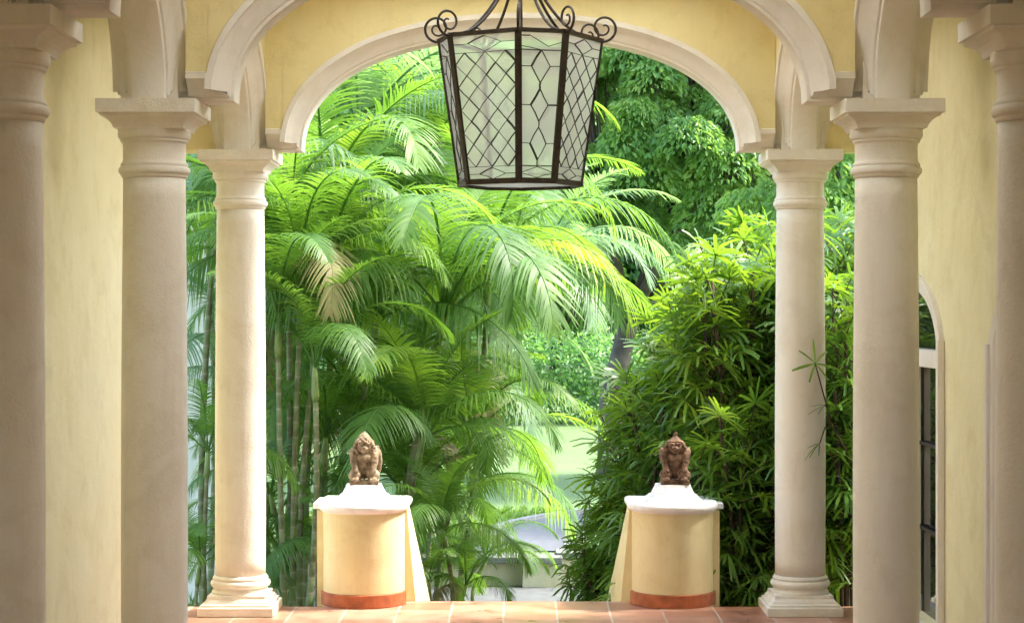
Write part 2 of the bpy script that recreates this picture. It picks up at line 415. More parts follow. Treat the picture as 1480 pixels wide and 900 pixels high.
# ------------------------------------------------------------------ columns
def make_column():
    root = empty("column", (0, 0, 0))
    m = MB(); m.box(-.205,.205,-.205,.205,0,.05)
    # square cavetto above the slab
    prof = [(.190,.05),(.190,.062),(.178,.066),(.172,.078),(.160,.092),(.158,.108)]
    for (a, z0), (b, z1) in zip(prof[:-1], prof[1:]):
        m.add([(-a,-a,z0),(a,-a,z0),(a,a,z0),(-a,a,z0),(-b,-b,z1),(b,-b,z1),(b,b,z1),(-b,b,z1)],
              [(0,1,5,4),(1,2,6,5),(2,3,7,6),(3,0,4,7)])
    b = prof[-1][0]; m.add([(-b,-b,.108),(b,-b,.108),(b,b,.108),(-b,b,.108)], [(0,1,2,3)])
    soften(m.build("plinth", M['column'], root), 0.005)
    m = MB(); pr = [(.156,.106),(.156,.118),(.150,.124),(.146,.134),(.146,.140)]
    for k in range(9):
        a = -PI/2 + PI*k/8; pr.append((.146 + .017*math.cos(a), .160 + .020*math.sin(a)))
    pr += [(.146,.182),(.150,.184),(.151,.192),(.147,.197),(.141,.205)]
    m.lathe(pr, 64); m.build("base", M['column'], root)
    m = MB(); sh = []
    for k in range(25):
        t = k/24; sh.append((.137 - .008*t**1.6 + .003*math.sin(PI*t), .203 + (2.205-.203)*t))
    m.lathe(sh, 64); m.build("shaft", M['column'], root)
    m = MB(); pr = [(.130,2.203),(.136,2.210),(.138,2.214)]
    for k in range(8):
        a = -PI/2 + PI*k/7; pr.append((.137 + .012*math.cos(a), 2.236 + .017*math.sin(a)))
    pr += [(.140,2.256),(.140,2.264),(.133,2.270),(.130,2.280),(.130,2.345),(.134,2.352),(.140,2.355),(.140,2.362)]
    for k in range(7):
        a = -PI/2 + PI/2*k/6; pr.append((.138 + .014*math.cos(a), 2.388 + .024*math.sin(a)))
    pr += [(.150,2.400),(.150,2.408)]
    m.lathe(pr, 64); m.build("necking", M['column'], root)
    m = MB()
    prof = [(.144,2.405),(.146,2.412),(.152,2.424),(.162,2.436),(.176,2.446),(.190,2.452),(.192,2.462),(.204,2.464),(.205,2.520)]
    for (a, z0), (b, z1) in zip(prof[:-1], prof[1:]):
        m.add([(-a,-a,z0),(a,-a,z0),(a,a,z0),(-a,a,z0),(-b,-b,z1),(b,-b,z1),(b,b,z1),(-b,b,z1)],
              [(0,1,5,4),(1,2,6,5),(2,3,7,6),(3,0,4,7)])
    for a, z, fl_ in ((.144, 2.405, 1), (.205, 2.520, 0)):
        m.add([(-a,-a,z),(a,-a,z),(a,a,z),(-a,a,z)], [(3,2,1,0) if fl_ else (0,1,2,3)])
    soften(m.build("capital", M['column'], root), 0.004)
    m = MB(); m.box(-.118,.118,-.118,.118,2.522,2.68); m.box(.10,.165,-.058,.058,2.523,2.66); m.build("impost_block", M['mould'], root)
    return root
col0 = make_column()
cols = [(-CX, YC, "slender cream column left of the garden opening, its square base on the tiles beside the left pedestal"),
        ( CX, YC, "cream column right of the garden opening with a lady palm leaf across its shaft"),
        (-CX, YB, "cream plaster column in the middle of the left row, in front of the bright garden strip"),
        ( CX, YB, "cream plaster column in the middle of the right row, just left of the arched window"),
        (-CX, YA, "nearest left column, dim brown on its outer side, cut by the left edge of the photo"),
        ( CX, YA, "nearest right column, cut by the right edge of the photo")]
for i, (x, y, lab) in enumerate(cols):
    o = col0 if i == 0 else copy_tree(col0)
    o.location = (x, y, 0); o.rotation_euler = (0, 0, PI if x > 0 else 0); tag(o, lab, "column", "columns in two rows along the porch")

# ------------------------------------------------------------------ arched walls
def se(a, b, th, n=2.2):
    """point of a rounded-shoulder arch; th from 0 (right springing) to PI (left springing)"""
    c, s_ = math.cos(th), math.sin(th)
    return (math.copysign(abs(c)**(2/n), c)*a, abs(s_)**(2/n)*b)

HT = 0.155     # half thickness of the walls
RING = [(0.0,-.062),(0.0,.062)]
PROF_SIDE = [(0.0,.062),(0.004,.070),(0.018,.074),(0.020,.084),(0.030,.092),(0.048,.104),(0.066,.122),(0.078,.142),(0.084,.148),(0.086,.160),(0.112,.163),(0.116,.153)]
def wall_local(axis, centre):
    """axis 'x': u runs along X, thickness along Y; axis 'y' the other way round"""
    if axis == 'x': return lambda u, t, z: (u, t, z)
    return lambda u, t, z: (-t, u, z)

def arch_wall(name, axis, loc, U, a, b, label, group, z_top=TOP, top_trim=0):
    root = empty(name, loc, label, "wall", group)
    P = wall_local(axis, loc)
    n = 72
    arch = [se(a, b, PI - PI*i/n) for i in range(n+1)]         # left to right
    arch = [(u, SP + z) for u, z in arch]
    full = []                                                  # path with horizontal stubs
    if U > a + 0.02: full.append((-U, SP))
    full += arch
    if U > a + 0.02: full.append((U, SP))
    # offset directions with mitres
    def seg_n(p, q):
        d = Vector((q[0]-p[0], q[1]-p[1])).normalized(); return Vector((-d.y, d.x))
    nr = []
    for i in range(len(full)):
        if i == 0: nn = seg_n(full[0], full[1])
        elif i == len(full)-1: nn = seg_n(full[-2], full[-1])
        else:
            n1, n2 = seg_n(full[i-1], full[i]), seg_n(full[i], full[i+1])
            nn = (n1+n2); nn.normalize(); nn = nn / max(0.35, nn.dot(n1))
        nr.append(nn)
    if U <= a + 0.02: nr[0] = Vector((-1, 0)); nr[-1] = Vector((1, 0))
    def off(i, r): return (full[i][0] + nr[i].x*r, full[i][1] + nr[i].y*r)
    # moulding swept round the edge: intrados and both faces in one band
    prof = [(r, -t) for r, t in reversed(PROF_SIDE)] + PROF_SIDE
    m = MB(); vs = []
    for i in range(len(full)):
        for r, t in prof:
            u, z = off(i, r)
            u = max(-U, min(U, u)); vs.append(P(u, t, z))
    k = len(prof)
    fs = [(i*k+j, (i+1)*k+j, (i+1)*k+j+1, i*k+j+1) for i in range(len(full)-1) for j in range(k-1)]
    m.add(vs, fs, True)
    o = m.build("archivolt", M['mould'], root); fix_normals(o)
    md = o.modifiers.new("split", 'EDGE_SPLIT'); md.split_angle = R(32)
    # wall body above the moulding
    m = MB(); r = 0.10
    line = [off(i, r) for i in range(len(full))]
    line = [(max(-U, min(U, u)), z) for u, z in line]
    for t, s_ in ((-HT, 1), (HT, -1)):
        vs = []; 
        for u, z in line: vs += [P(u, t, z), P(u, t, z_top)]
        m.add(vs, [(2*i, 2*i+2, 2*i+3, 2*i+1) for i in range(len(line)-1)])
    vs = [P(-U,-HT,z_top), P(U,-HT,z_top), P(U,HT,z_top), P(-U,HT,z_top)]
    m.add(vs, [(0,1,2,3)])
    for s_ in (-1, 1):
        zz = line[0][1] if s_ < 0 else line[-1][1]
        m.add([P(s_*U,-HT,zz), P(s_*U,HT,zz), P(s_*U,HT,z_top), P(s_*U,-HT,z_top)], [(0,1,2,3)])
    vs = []
    for u, z in line: vs += [P(u, -HT+.01, z), P(u, HT-.01, z)]
    m.add(vs, [(2*i, 2*i+1, 2*i+3, 2*i+2) for i in range(len(line)-1)])
    fix_normals(m.build("wall_face", M['yellow'], root))
    return root

U1 = CX - HT - 0.002
arch_wall("arched_wall", 'x', (0, YC, 0), U1, 1.19, 0.626, "yellow wall with the wide white edged arch framing the garden", "arched walls across the porch")
arch_wall("arched_wall", 'x', (0, YB, 0), U1, 1.19, 0.626, "yellow wall with the white arch passing in front of and above the hanging lantern, its top outside the photo", "arched walls across the porch")
arch_wall("arched_wall", 'x', (0, YA, 0), U1, 1.19, 0.626, "nearest cross wall, only the ends of its arch moulding showing in the top corners", "arched walls across the porch")
for s_, w in ((-1, "left"), (1, "right")):
    Yn = 3.2
    for ya, yb, lab in ((YB, YC, "short side arch leading from the middle to the far %s column" % w),
                        (YA, YB, "side arch springing from the middle %s column towards the nearest %s column" % (w, w)),
                        (Yn, YA, "side arch over the nearest %s column, almost outside the photo" % w)):
        half = (yb-ya)/2
        root = arch_wall("side_arch", 'y', (s_*CX, (ya+yb)/2, 0), half, half-0.155, 0.62, lab, "side arches above the two rows of columns")
# cross wall pieces over the side aisles at the far row
for s_, w in ((-1, "left"), (1, "right")):
    m = MB(); x0, x1 = sorted((s_*(CX+.10), s_*(WX-.002)))
    m.box(x0, x1, YC-.085, YC+HT-.003, SP+0.004, TOP)
    tag(m.build("aisle_lintel", M['yellow']), "small yellow lintel wall over the gap beside the far %s column" % w, "lintel", "lintels beside the far columns")

# ceiling and roof edge
SKY_W = 0.95                                # half width of the roof lights, unseen and added to brighten the porch
c = MB(); c.box(-WX-.14, -SKY_W, -2.5, YC+HT+.05, TOP, TOP+.2); c.box(SKY_W, WX+.14, -2.5, YC+HT+.05, TOP, TOP+.2)
holes = [(6.15, 6.80), (7.04, 7.70), (8.60, 9.28), (9.50, 10.20)]  # ceiling openings made for the added roof lights
cur = -2.5
for h0, h1 in holes + [(YC+HT+.05, None)]:
    c.box(-SKY_W+.001, SKY_W-.001, cur, h0, TOP+.001, TOP+.199); cur = h1
tag(c.build("ceiling", M['ceiling']), kind="structure")
def frosted():
    m, nt, out = mat("added_roof_diffuser"); L = nt.links.new
    t = N(nt, "ShaderNodeBsdfTranslucent"); t.inputs[0].default_value = (0.86,0.86,0.84,1)
    geo = N(nt, "ShaderNodeNewGeometry"); n = N(nt, "ShaderNodeTexNoise", Scale=40.0); L(geo.outputs['Position'], n.inputs['Vector'])
    bp = N(nt, "ShaderNodeBump", Strength=0.1, Distance=0.003); L(n.outputs['Fac'], bp.inputs['Height']); L(bp.outputs[0], t.inputs['Normal'])
    L(t.outputs[0], out.inputs[0]); return m
M['frosted'] = frosted()
for h0, h1 in holes:  # unseen diffusing panels, added to send soft light down on walls and columns
    c = MB(); c.box(-SKY_W, SKY_W, h0-.02, h1+.02, TOP+.202, TOP+.214)
    tag(c.build("added_roof_light", M['frosted']), kind="structure")

b = MB(); b.box(-WX-.14, -1.5, -2.7, -2.502, 0, TOP); b.box(1.5, WX+.14, -2.7, -2.502, 0, TOP); b.box(-1.498, 1.498, -2.7, -2.502, 3.1, TOP)  # unseen wall added for its warm yellow bounce onto the near columns
tag(b.build("added_back_wall", M['yellow']), kind="structure")

# ------------------------------------------------------------------ side walls with arched windows
WT = 0.14
def side_wall(s_, name, y0, y1, wins, label, mt):
    root = empty(name, (s_*WX, y0, 0), label, "wall")
    m = MB()
    def P(y, d, z): return (s_*d, y - y0, z)
    def bx(ya, yb, za, zb):
        x0, x1 = sorted((0, s_*WT)); m.box(x0, x1, ya-y0, yb-y0, za, zb)
    cur = y0
    for (ca, half, sill, spr, rise) in wins:
        bx(cur, ca-half, 0, TOP); bx(ca-half, ca+half, 0, sill)
        n = 40; pts = [se(half, rise, PI - PI*i/n, 2.0) for i in range(n+1)]
        for d in (0, WT):
            vs = []
            for u, z in pts: vs += [P(ca+u, d, spr+z), P(ca+u, d, TOP)]
            m.add(vs, [(2*i,2*i+2,2*i+3,2*i+1) for i in range(n)])
        vs = []
        for u, z in pts: vs += [P(ca+u, 0, spr+z), P(ca+u, WT, spr+z)]
        m.add(vs, [(2*i,2*i+1,2*i+3,2*i+2) for i in range(n)], True)
        for e in (-1, 1):
            pass
        cur = ca+half
    bx(cur, y1, 0, TOP)
    fix_normals(m.build("wall_face", mt, root))
    return root
wins = [(7.15, 0.75, 0.145, 1.46, 0.31), (9.75, 0.75, 0.145, 1.46, 0.31)]
side_wall(1, "side_wall", -2.5, YC+HT+.03, wins, "pale yellow right side wall with arched windows, behind the right row of columns", M['yellow_side'])
side_wall(-1, "side_wall", -2.5, YC+HT+.03, [], "plain yellow left side wall behind the left row of columns", M['yellow_side'])

def window(cy, half, sill, spr, rise, label):
    root = empty("arched_window", (WX, cy, sill), label, "window", "arched windows in the right wall")
    Z = -sill
    n = 40
    def arc(hh, rr, nn=40): return [se(hh, rr, PI - PI*i/nn, 2.0) for i in range(nn+1)]
    # pane
    m = MB(); pts = [(-half,-0.0+sill)] + [(u, spr+z) for u, z in arc(half, rise)] + [(half, sill)]
    m.add([(0.07, u, z+Z) for u, z in pts], [tuple(range(len(pts)))])
    m.build("pane", M['pane'], root)
    # trim round the outside, proud of the wall
    m = MB(); inner = [(-half, sill)] + [(u, spr+z) for u, z in arc(half, rise)] + [(half, sill)]
    w_ = 0.085; outer = [(-half-w_, sill)] + [(u, spr+z) for u, z in arc(half+w_, rise+w_)] + [(half+w_, sill)]
    vs = []
    for (a, z), (b, z2) in zip(inner, outer):
        vs += [(0.05, a, z+Z), (-0.012, a, z+Z), (-0.022, a + (b-a)*.2, z+Z+(z2-z)*.2), (-0.022, b, z2+Z), (0.001, b, z2+Z)]
    k = 5; L_ = len(inner)
    m.add(vs, [(i*k+j, i*k+j+1, (i+1)*k+j+1, (i+1)*k+j) for i in range(L_-1) for j in range(k-1)])
    fix_normals(m.build("frame", M['frame_white'], root))
    # pilaster strips beside the opening, standing a little higher than the springing
    for e in (-1, 1):
        m = MB(); y0, y1 = sorted((e*(half+.060), e*(half+.105)))
        m.box(-0.034, -0.001, y0, y1, 0-0.14, spr+0.055+Z); soften(m.build("jamb", M['frame_white'], root), 0.003)
    m = MB(); m.box(0.02, 0.066, -half+.002, half-.002, spr-.085+Z, spr+Z)
    for e in (0.0,):
        m.box(0.03, 0.064, e-.02, e+.02, 0.0, spr-.085+Z); m.box(0.03, 0.064, -half+.003, -half+.03, 0.0, spr-.085+Z); m.box(0.03, 0.064, half-.03, half-.003, 0.0, spr-.085+Z)
    soften(m.build("transom", M['frame_white'], root), 0.004)
    m = MB(); m.box(-0.05, 0.06, -half-.05, half+.05, -0.05, -0.001); soften(m.build("sill", M['frame_white'], root), 0.004)
    m = MB()
    for zz in (0.42, 0.84): m.box(0.045, 0.064, -half+.03, half-.03, zz, zz+.015)
    m.build("glazing_bar", M['iron'], root)
    return root
window(*wins[1], "arched window with dark reflecting glass, half hidden behind the middle right column")
window(*wins[0], "arched window nearest the viewer, only its pale jamb strip showing beside the nearest right column")

# ------------------------------------------------------------------ pedestals beside the steps
def d_outline(r, back, n=28, off=0.0, side=1, wide=0.0):
    """half round towards the viewer, straight behind; wide = extra width on the outer side"""
    pts = []
    for k in range(n+1):
        a = PI + PI*k/n
        pts.append(((r+off)*math.cos(a), (r+off)*math.sin(a)))
    pts.append((r+off, back+off)); pts.append((-r-off, back+off))
    return pts
def loft(m, rings, smooth=False, cap=True):
    n = len(rings[0][0]); vs = []
    for pts, z in rings: vs += [(x, y, z) for x, y in pts]
    fs = [(i*n+k, i*n+(k+1)%n, (i+1)*n+(k+1)%n, (i+1)*n+k) for i in range(len(rings)-1) for k in range(n)]
    m.add(vs, fs, smooth)
    if cap:
        b = len(m.v) - n*len(rings)
        m.f.append(tuple(b+k for k in reversed(range(n)))); m.sm.append(False)
        m.f.append(tuple(b+(len(rings)-1)*n+k for k in range(n))); m.sm.append(False)

def pedestal(x, s_, label):
    """s_ = +1 when the steps lie on the +X side"""
    root = empty("pedestal", (x, 10.96, 0), label, "pedestal", "pedestals at the head of the steps")
    r, back = 0.228, 0.30
    m = MB(); loft(m, [(d_outline(r, back), -0.5), (d_outline(r, back), 0.525)])
    x0, x1 = sorted((-s_*(r-.05), -s_*(r+.035))); m.box(x0, x1, -0.02, back-.01, -0.5, 0.524)
    o = m.build("body", M['pedestal'], root)
    md = o.modifiers.new("split", 'EDGE_SPLIT'); md.split_angle = R(40)
    for p in o.data.polygons: p.use_smooth = True
    # curved terracotta skirting on the rounded front
    m = MB(); n = 28; vs = []
    a0, a1 = PI*1.02, PI*1.98
    for k in range(n+1):
        a = a0 + (a1-a0)*k/n
        for rr, z in ((r+.001, 0.003), (r+.014, 0.003), (r+.014, 0.072), (r+.001, 0.076)):
            vs.append((rr*math.cos(a), rr*math.sin(a), z))
    m.add(vs, [(k*4+j, (k+1)*4+j, (k+1)*4+j+1, k*4+j+1) for k in range(n) for j in range(3)])
    m.add(vs[:4], [(0,1,2,3)]); m.add(vs[-4:], [(3,2,1,0)])
    fix_normals(m.build("skirting", M['terracotta_band'], root))
    # white cap: cushion slab
    m = MB(); rings = []
    for off, z in ((-.002,.520),(.008,.522),(.012,.530),(.024,.536),(.028,.548),(.028,.560),(.022,.570),(.008,.576)):
        rings.append((d_outline(r, back, off=off), z))
    loft(m, rings); x0, x1 = sorted((-s_*(r-.05), -s_*(r+.055))); m.box(x0, x1, -.04, back, .534, .566)
    soften(m.build("cap", M['white'], root), 0.003, 2, 25)
    # stepped plinth, eight sided
    m = MB(); pr = [(.176,.574),(.176,.588),(.166,.594),(.160,.600),(.150,.606),(.148,.612),(.128,.620),(.124,.632),(.108,.660),(.106,.672)]
    m.lathe(pr, 8, rot=PI/8, smooth=False); soften(m.build("stepped_plinth", M['white'], root), 0.003, 2, 12)
    # battered cheek beside the steps, falling with them
    m = MB()
    def cx(z): return s_*(r + 0.012 + 0.05*(0.52 - z)/0.52)
    ya, yb, yc = 0.06, back + .002, 1.65
    q = [(s_*(r-.02), ya, -.7),(cx(-.7), ya, -.7),(cx(.52), ya, .519),(s_*(r-.02), ya, .519)]
    q2 = [(s_*(r-.02), yb, -.7),(cx(-.7), yb, -.7),(cx(.52), yb, .519),(s_*(r-.02), yb, .519)]
    q3 = [(s_*(r-.02), yc, -.7),(cx(-.7), yc, -.7),(cx(-.35), yc, -.35),(s_*(r-.02), yc, -.35)]
    m.add(q+q2+q3, [(0,1,2,3),(1,5,6,2),(2,6,7,3),(3,7,4,0),(5,9,10,6),(6,10,11,7),(7,11,8,4),(8,9,10,11)])
    fix_normals(m.build("cheek_wall", M['pedestal'], root))
    return root
PXL, PXR = -0.885, 0.862
pedestal(PXL, 1, "round fronted yellow pedestal with white cap left of the steps, carrying the lighter statue")
pedestal(PXR, -1, "round fronted yellow pedestal with white cap right of the steps, against the lady palms")

# ------------------------------------------------------------------ stone figures
def blob(bm, c, r, rot=None):
    mt = Matrix.Translation(c) @ (rot or Matrix.Identity(4)) @ Matrix.Diagonal((*r, 1))
    bmesh.ops.create_icosphere(bm, subdivisions=3, radius=1.0, matrix=mt)
def cyl(bm, p, q, r0, r1):
    p, q = Vector(p), Vector(q); d = q - p
    mt = Matrix.Translation((p+q)/2) @ d.to_track_quat('Z','Y').to_matrix().to_4x4()
    bmesh.ops.create_cone(bm, cap_ends=True, segments=20, radius1=r0, radius2=r1, depth=d.length, matrix=mt)
def figure(name, loc, label, matr, variant, rz=0):
    bm = bmesh.new()
    # base slab
    bmesh.ops.create_cube(bm, size=1, matrix=Matrix.Translation((0,0,.012)) @ Matrix.Diagonal((.150,.125,.026,1)))
    # haunches and feet
    for s_ in (-1, 1):
        blob(bm, (s_*.047, -.028, .052), (.034,.040,.036))
        blob(bm, (s_*.046, -.056, .034), (.020,.020,.014))
        for k in range(3): blob(bm, (s_*.046+(k-1)*.012, -.072, .031), (.006,.010,.008))
        cyl(bm, (s_*.056, -.020, .175), (s_*.054, -.040, .118), .021, .018)     # upper arm
        cyl(bm, (s_*.054, -.040, .120), (s_*.046, -.058, .078), .017, .015)     # fore arm down to the knee
        blob(bm, (s_*.046, -.060, .078), (.017,.014,.013))
        blob(bm, (s_*.058, -.002, .178), (.024,.026,.024))
    blob(bm, (0, .004, .105), (.056,.044,.075))          # trunk
    blob(bm, (0, -.012, .150), (.050,.040,.038))         # chest
    # head
    blob(bm, (0, -.026, .214), (.038,.037,.038))
    for k in range(13):                                  # mane round the face
        a = R(-40) + R(260)*k/12; blob(bm, (.047*math.cos(a), -.022, .206+.040*math.sin(a)), (.014,.018,.014))
    blob(bm, (0, -.058, .204), (.021,.024,.016))         # muzzle
    blob(bm, (0, -.076, .210), (.008,.007,.006))
    blob(bm, (0, -.056, .186), (.016,.014,.007))         # jaw
    for s_ in (-1, 1):
        blob(bm, (s_*.017, -.055, .224), (.008,.006,.006))
        cyl(bm, (s_*.030, -.058, .232), (s_*.004, -.064, .229), .006, .005)
        blob(bm, (s_*.042, -.018, .222), (.010,.012,.016))
    if variant == 0:
        # curly pointed headdress and raised tail
        for k in range(5):
            z = .240 + k*.010; rr = .042*(1 - k/5.2)
            for j in range(9):
                a = 2*PI*j/9 + k*.35; blob(bm, (rr*math.cos(a), -.020+rr*math.sin(a), z), (.011,.011,.009))
        blob(bm, (0,-.020,.284), (.012,.012,.014))
        pts = [(.045,.035,.03),(.075,.030,.07),(.084,.026,.12),(.080,.022,.17),(.066,.018,.205),(.052,.012,.20)]
        for p, q in zip(pts[:-1], pts[1:]): cyl(bm, p, q, .011, .011); blob(bm, q, (.011,)*3)
    else:
        blob(bm, (0,.018,.165), (.072,.026,.085)); blob(bm, (0,.012,.10), (.062,.030,.07))
        cyl(bm, (0,-.02,.240), (0,-.018,.268), .040, .014)
        blob(bm, (0,-.018,.275), (.010,.010,.011)); cyl(bm, (0,-.018,.27), (.006,-.016,.295), .006, .009)
        for s_ in (-1, 1):
            blob(bm, (s_*.064, .012, .152), (.016,.020,.058), Matrix.Rotation(s_*R(10), 4, 'Y'))
    me = bpy.data.meshes.new(name + "_raw"); bm.to_mesh(me); bm.free()
    tmp = bpy.data.objects.new("tmp", me); COL.objects.link(tmp)
    md = tmp.modifiers.new("r", 'REMESH'); md.mode = 'VOXEL'; md.voxel_size = 0.0032; md.use_smooth_shade = True
    dg = bpy.context.evaluated_depsgraph_get(); dg.update()
    me2 = bpy.data.meshes.new_from_object(tmp.evaluated_get(dg)); bpy.data.objects.remove(tmp)
    rnd = random.Random(variant)
    for v in me2.vertices:                                  # chisel marks and wear
        p = v.co
        d = mnoise.noise(p*70)*.0022 + mnoise.noise(p*180+Vector((5,3,1)))*.0011
        v.co = p + v.normal*d
    me2.materials.clear(); me2.materials.append(matr); me2.name = name
    for p in me2.polygons: p.use_smooth = True
    o = link(name, me2, None, loc); o.rotation_euler = (0,0,rz); o.scale = (1.08, 1.0, 1.0)
    return tag(o, label, "statue", "stone guardian figures on the pedestals")
figure("stone_statue", (PXL+.003, 10.95, .672), "weathered tan stone figure with curly pointed headdress on the left pedestal", M['stone_a'], 0, R(4))
figure("stone_statue", (PXR+.012, 10.95, .672), "darker brown winged stone figure with small topknot on the right pedestal", M['stone_b'], 1, R(-3))

# ------------------------------------------------------------------ hanging lantern
def lantern():
    LY, zt, zb, rt, rb = 9.39, 2.955, 2.262, .397, .297
    root = empty("hanging_lantern", (0, LY, zb), "wrought iron hanging lantern with eight leaded glass panels and scrolls", "lantern")
    # angles of the corners, measured from the viewer's side towards +X, panels alternately wide and narrow
    t = R(-1.4); angs = []
    a = t
    for k in range(4):
        angs.append(a); a += R(34); angs.append(a); a += R(56)
    H = zt - zb
    def C(ang, r, z): return Vector((r*math.sin(ang), -r*math.cos(ang), z))
    top = [C(a, rt, H) for a in angs]; bot = [C(a, rb, 0) for a in angs]
    def bar(m, p, q, w, d, out):
        p, q = Vector(p), Vector(q); ax = (q-p).normalized(); o_ = (out - ax*out.dot(ax)).normalized(); s_ = ax.cross(o_)
        vs = []
        for e in (p, q):
            for i, j in ((-1,-1),(1,-1),(1,1),(-1,1)): vs.append(e + s_*w*i + o_*d*j)
        m.add(vs, [(0,1,2,3),(7,6,5,4),(0,4,5,1),(1,5,6,2),(2,6,7,3),(3,7,4,0)])
    m = MB()
    for k in range(8):
        out = C(angs[k], 1, 0)
        bar(m, top[k], bot[k], .0165, .006, out)
    m.build("corner_bars", M['iron'], root)
    for zz, pts, nm in ((H, top, "upper_rim"), (0, bot, "lower_rim")):
        m = MB()
        for k in range(8):
            p, q = pts[k], pts[(k+1) % 8]; out = (p+q)*.5; out.z = 0
            ex = (q-p).normalized()*.006
            bar(m, p-ex, q+ex, .010 if nm == "upper_rim" else .013, .007, out)
        fix_normals(m.build(nm, M['iron'], root))
    for k in range(8):
        k2 = (k+1) % 8; wide = (k % 2 == 1)
        A, B, C_, D = top[k]*.992, top[k2]*.992, bot[k2]*.992, bot[k]*.992
        A.z = B.z = H - .004; C_.z = D.z = .004
        m = MB(); m.add([A, B, C_, D], [(0,1,2,3)])
        pane = m.build("glass_panel", M['lantern_glass'], root)
        def S_(u, v):       # u -1..1, v 0 top..1 bottom
            l = A.lerp(D, v); r_ = B.lerp(C_, v); return l.lerp(r_, (u+1)/2)
        out = ((A+B)*.5); out.z = 0; out.normalize()
        m = MB(); rnd = random.Random(k)
        def ln(u0, v0, u1, v1, w=.0013):
            w *= rnd.choice((.8, 1, 1, 1.9)); jt = lambda q: q + Vector((rnd.uniform(-1,1), rnd.uniform(-1,1), rnd.uniform(-1,1)))*.0025
            a_, b_ = S_(u0,v0)+out*.003, S_(u1,v1)+out*.003; c_ = jt((a_+b_)/2)
            bar(m, a_, c_, w, .002, out); bar(m, c_, b_, w, .002, out)
        def poly(*pp, w=.0016):
            for (a0,b0),(a1,b1) in zip(pp[:-1], pp[1:]): ln(a0,b0,a1,b1,w)
        ln(-.95,.125,.95,.125,.0013); ln(-.95,.905,.95,.905,.0013)
        if wide:
            poly((-.95,.065),(-.5,.065),(0,.018),(.5,.065),(.95,.065)); poly((-.5,.065),(0,.122),(.5,.065))
            poly((-.95,.955),(-.5,.955),(0,.912),(.5,.955),(.95,.955)); poly((-.5,.955),(0,.99),(.5,.955))
            rows = 5; v0, v1 = .125, .905; dv = (v1-v0)/rows
            for r_ in range(rows):
                for cix in range(3):
                    uc = (-.62, 0, .62)[cix]; va = v0 + r_*dv; hu = .31 if cix == 1 else .31
                    thick = .0027 if (cix + r_ + k) % 3 == 0 else .0017
                    poly((uc,va),(uc+hu,va+dv/2),(uc,va+dv), w=thick); poly((uc,va),(uc-hu,va+dv/2),(uc,va+dv), w=.0012)
                    if cix == 0: ln(uc-hu, va+dv/2, -.98, va+dv/2, .0017)
                    if cix == 2: ln(uc+hu, va+dv/2, .98, va+dv/2, .0017)
        else:
            poly((-.95,.03),(-.5,.03),(.3,.10),(.95,.065)); poly((-.95,.10),(0,.125)); 
            poly((-.95,.955),(0,.912),(.95,.955),(0,.985),(-.95,.955))
            for r_ in range(3):
                va = .125 + .26*r_
                poly((0,va),(.42,va+.11),(0,va+.22),(-.42,va+.11),(0,va), w=.0026)
                ln(0,va+.22,0,min(.905,va+.26),.0024)
                ln(.42,va+.11,.98,va+.11,.002); ln(-.42,va+.11,-.98,va+.11,.002)
        fix_normals(m.build("leading", M['lead'], pane))
    m = MB(); m.add([p*.98 + Vector((0,0,.002)) for p in bot], [tuple(range(8))]); m.build("bottom_glass", M['lantern_glass'], root)
    # curved stays to the hanging rod
    for k in range(8):
        d = C(angs[k], 1, 0); m = MB(); pts = []
        for i in range(15):
            s_ = i/14; r_ = .030 + (rt-.02-.030)*(1-s_)**1.0
            z = H + .008 + .36*(s_**2.1)
            pts.append(d*r_ + Vector((0,0,z)))
        m.tube(pts, .0075, 8); m.build("stay", M['iron'], root)
        # scroll: loops outward, over and in
        m = MB(); pts = []
        n = 44; c0 = d*(rt+.006) + Vector((0,0,H+.062))
        for i in range(n+1):
            s_ = i/n; ang = -PI/2 + .25 - s_*PI*3.1       # starts below, runs outward first
            rr = .058*(1-s_)**.75 + .009
            pts.append(c0 + d*(-math.cos(ang)*rr*-1*-1) + Vector((0,0, math.sin(ang)*rr)))
        m.tube(pts, [.0068*(1-.35*i/n) for i in range(n+1)], 8); m.build("scroll", M['iron'], root)
    m = MB(); m.tube([(0,0,H+.30),(0,0,H+.36),(0,0,H+.48)], [.016,.022,.012], 12); 
    m.tube([(0,0,H+.0),(0,0,H+.32)], .006, 8)
    m.tube([(0,0,H+.48),(0,0,TOP-zb-.02)], .009, 10); m.build("hanging_rod", M['iron'], root)
    m = MB(); m.lathe([(.02,TOP-zb-.05),(.055,TOP-zb-.02),(.06,TOP-zb-.001)], 24); m.build("ceiling_rose", M['iron'], root)
lantern()

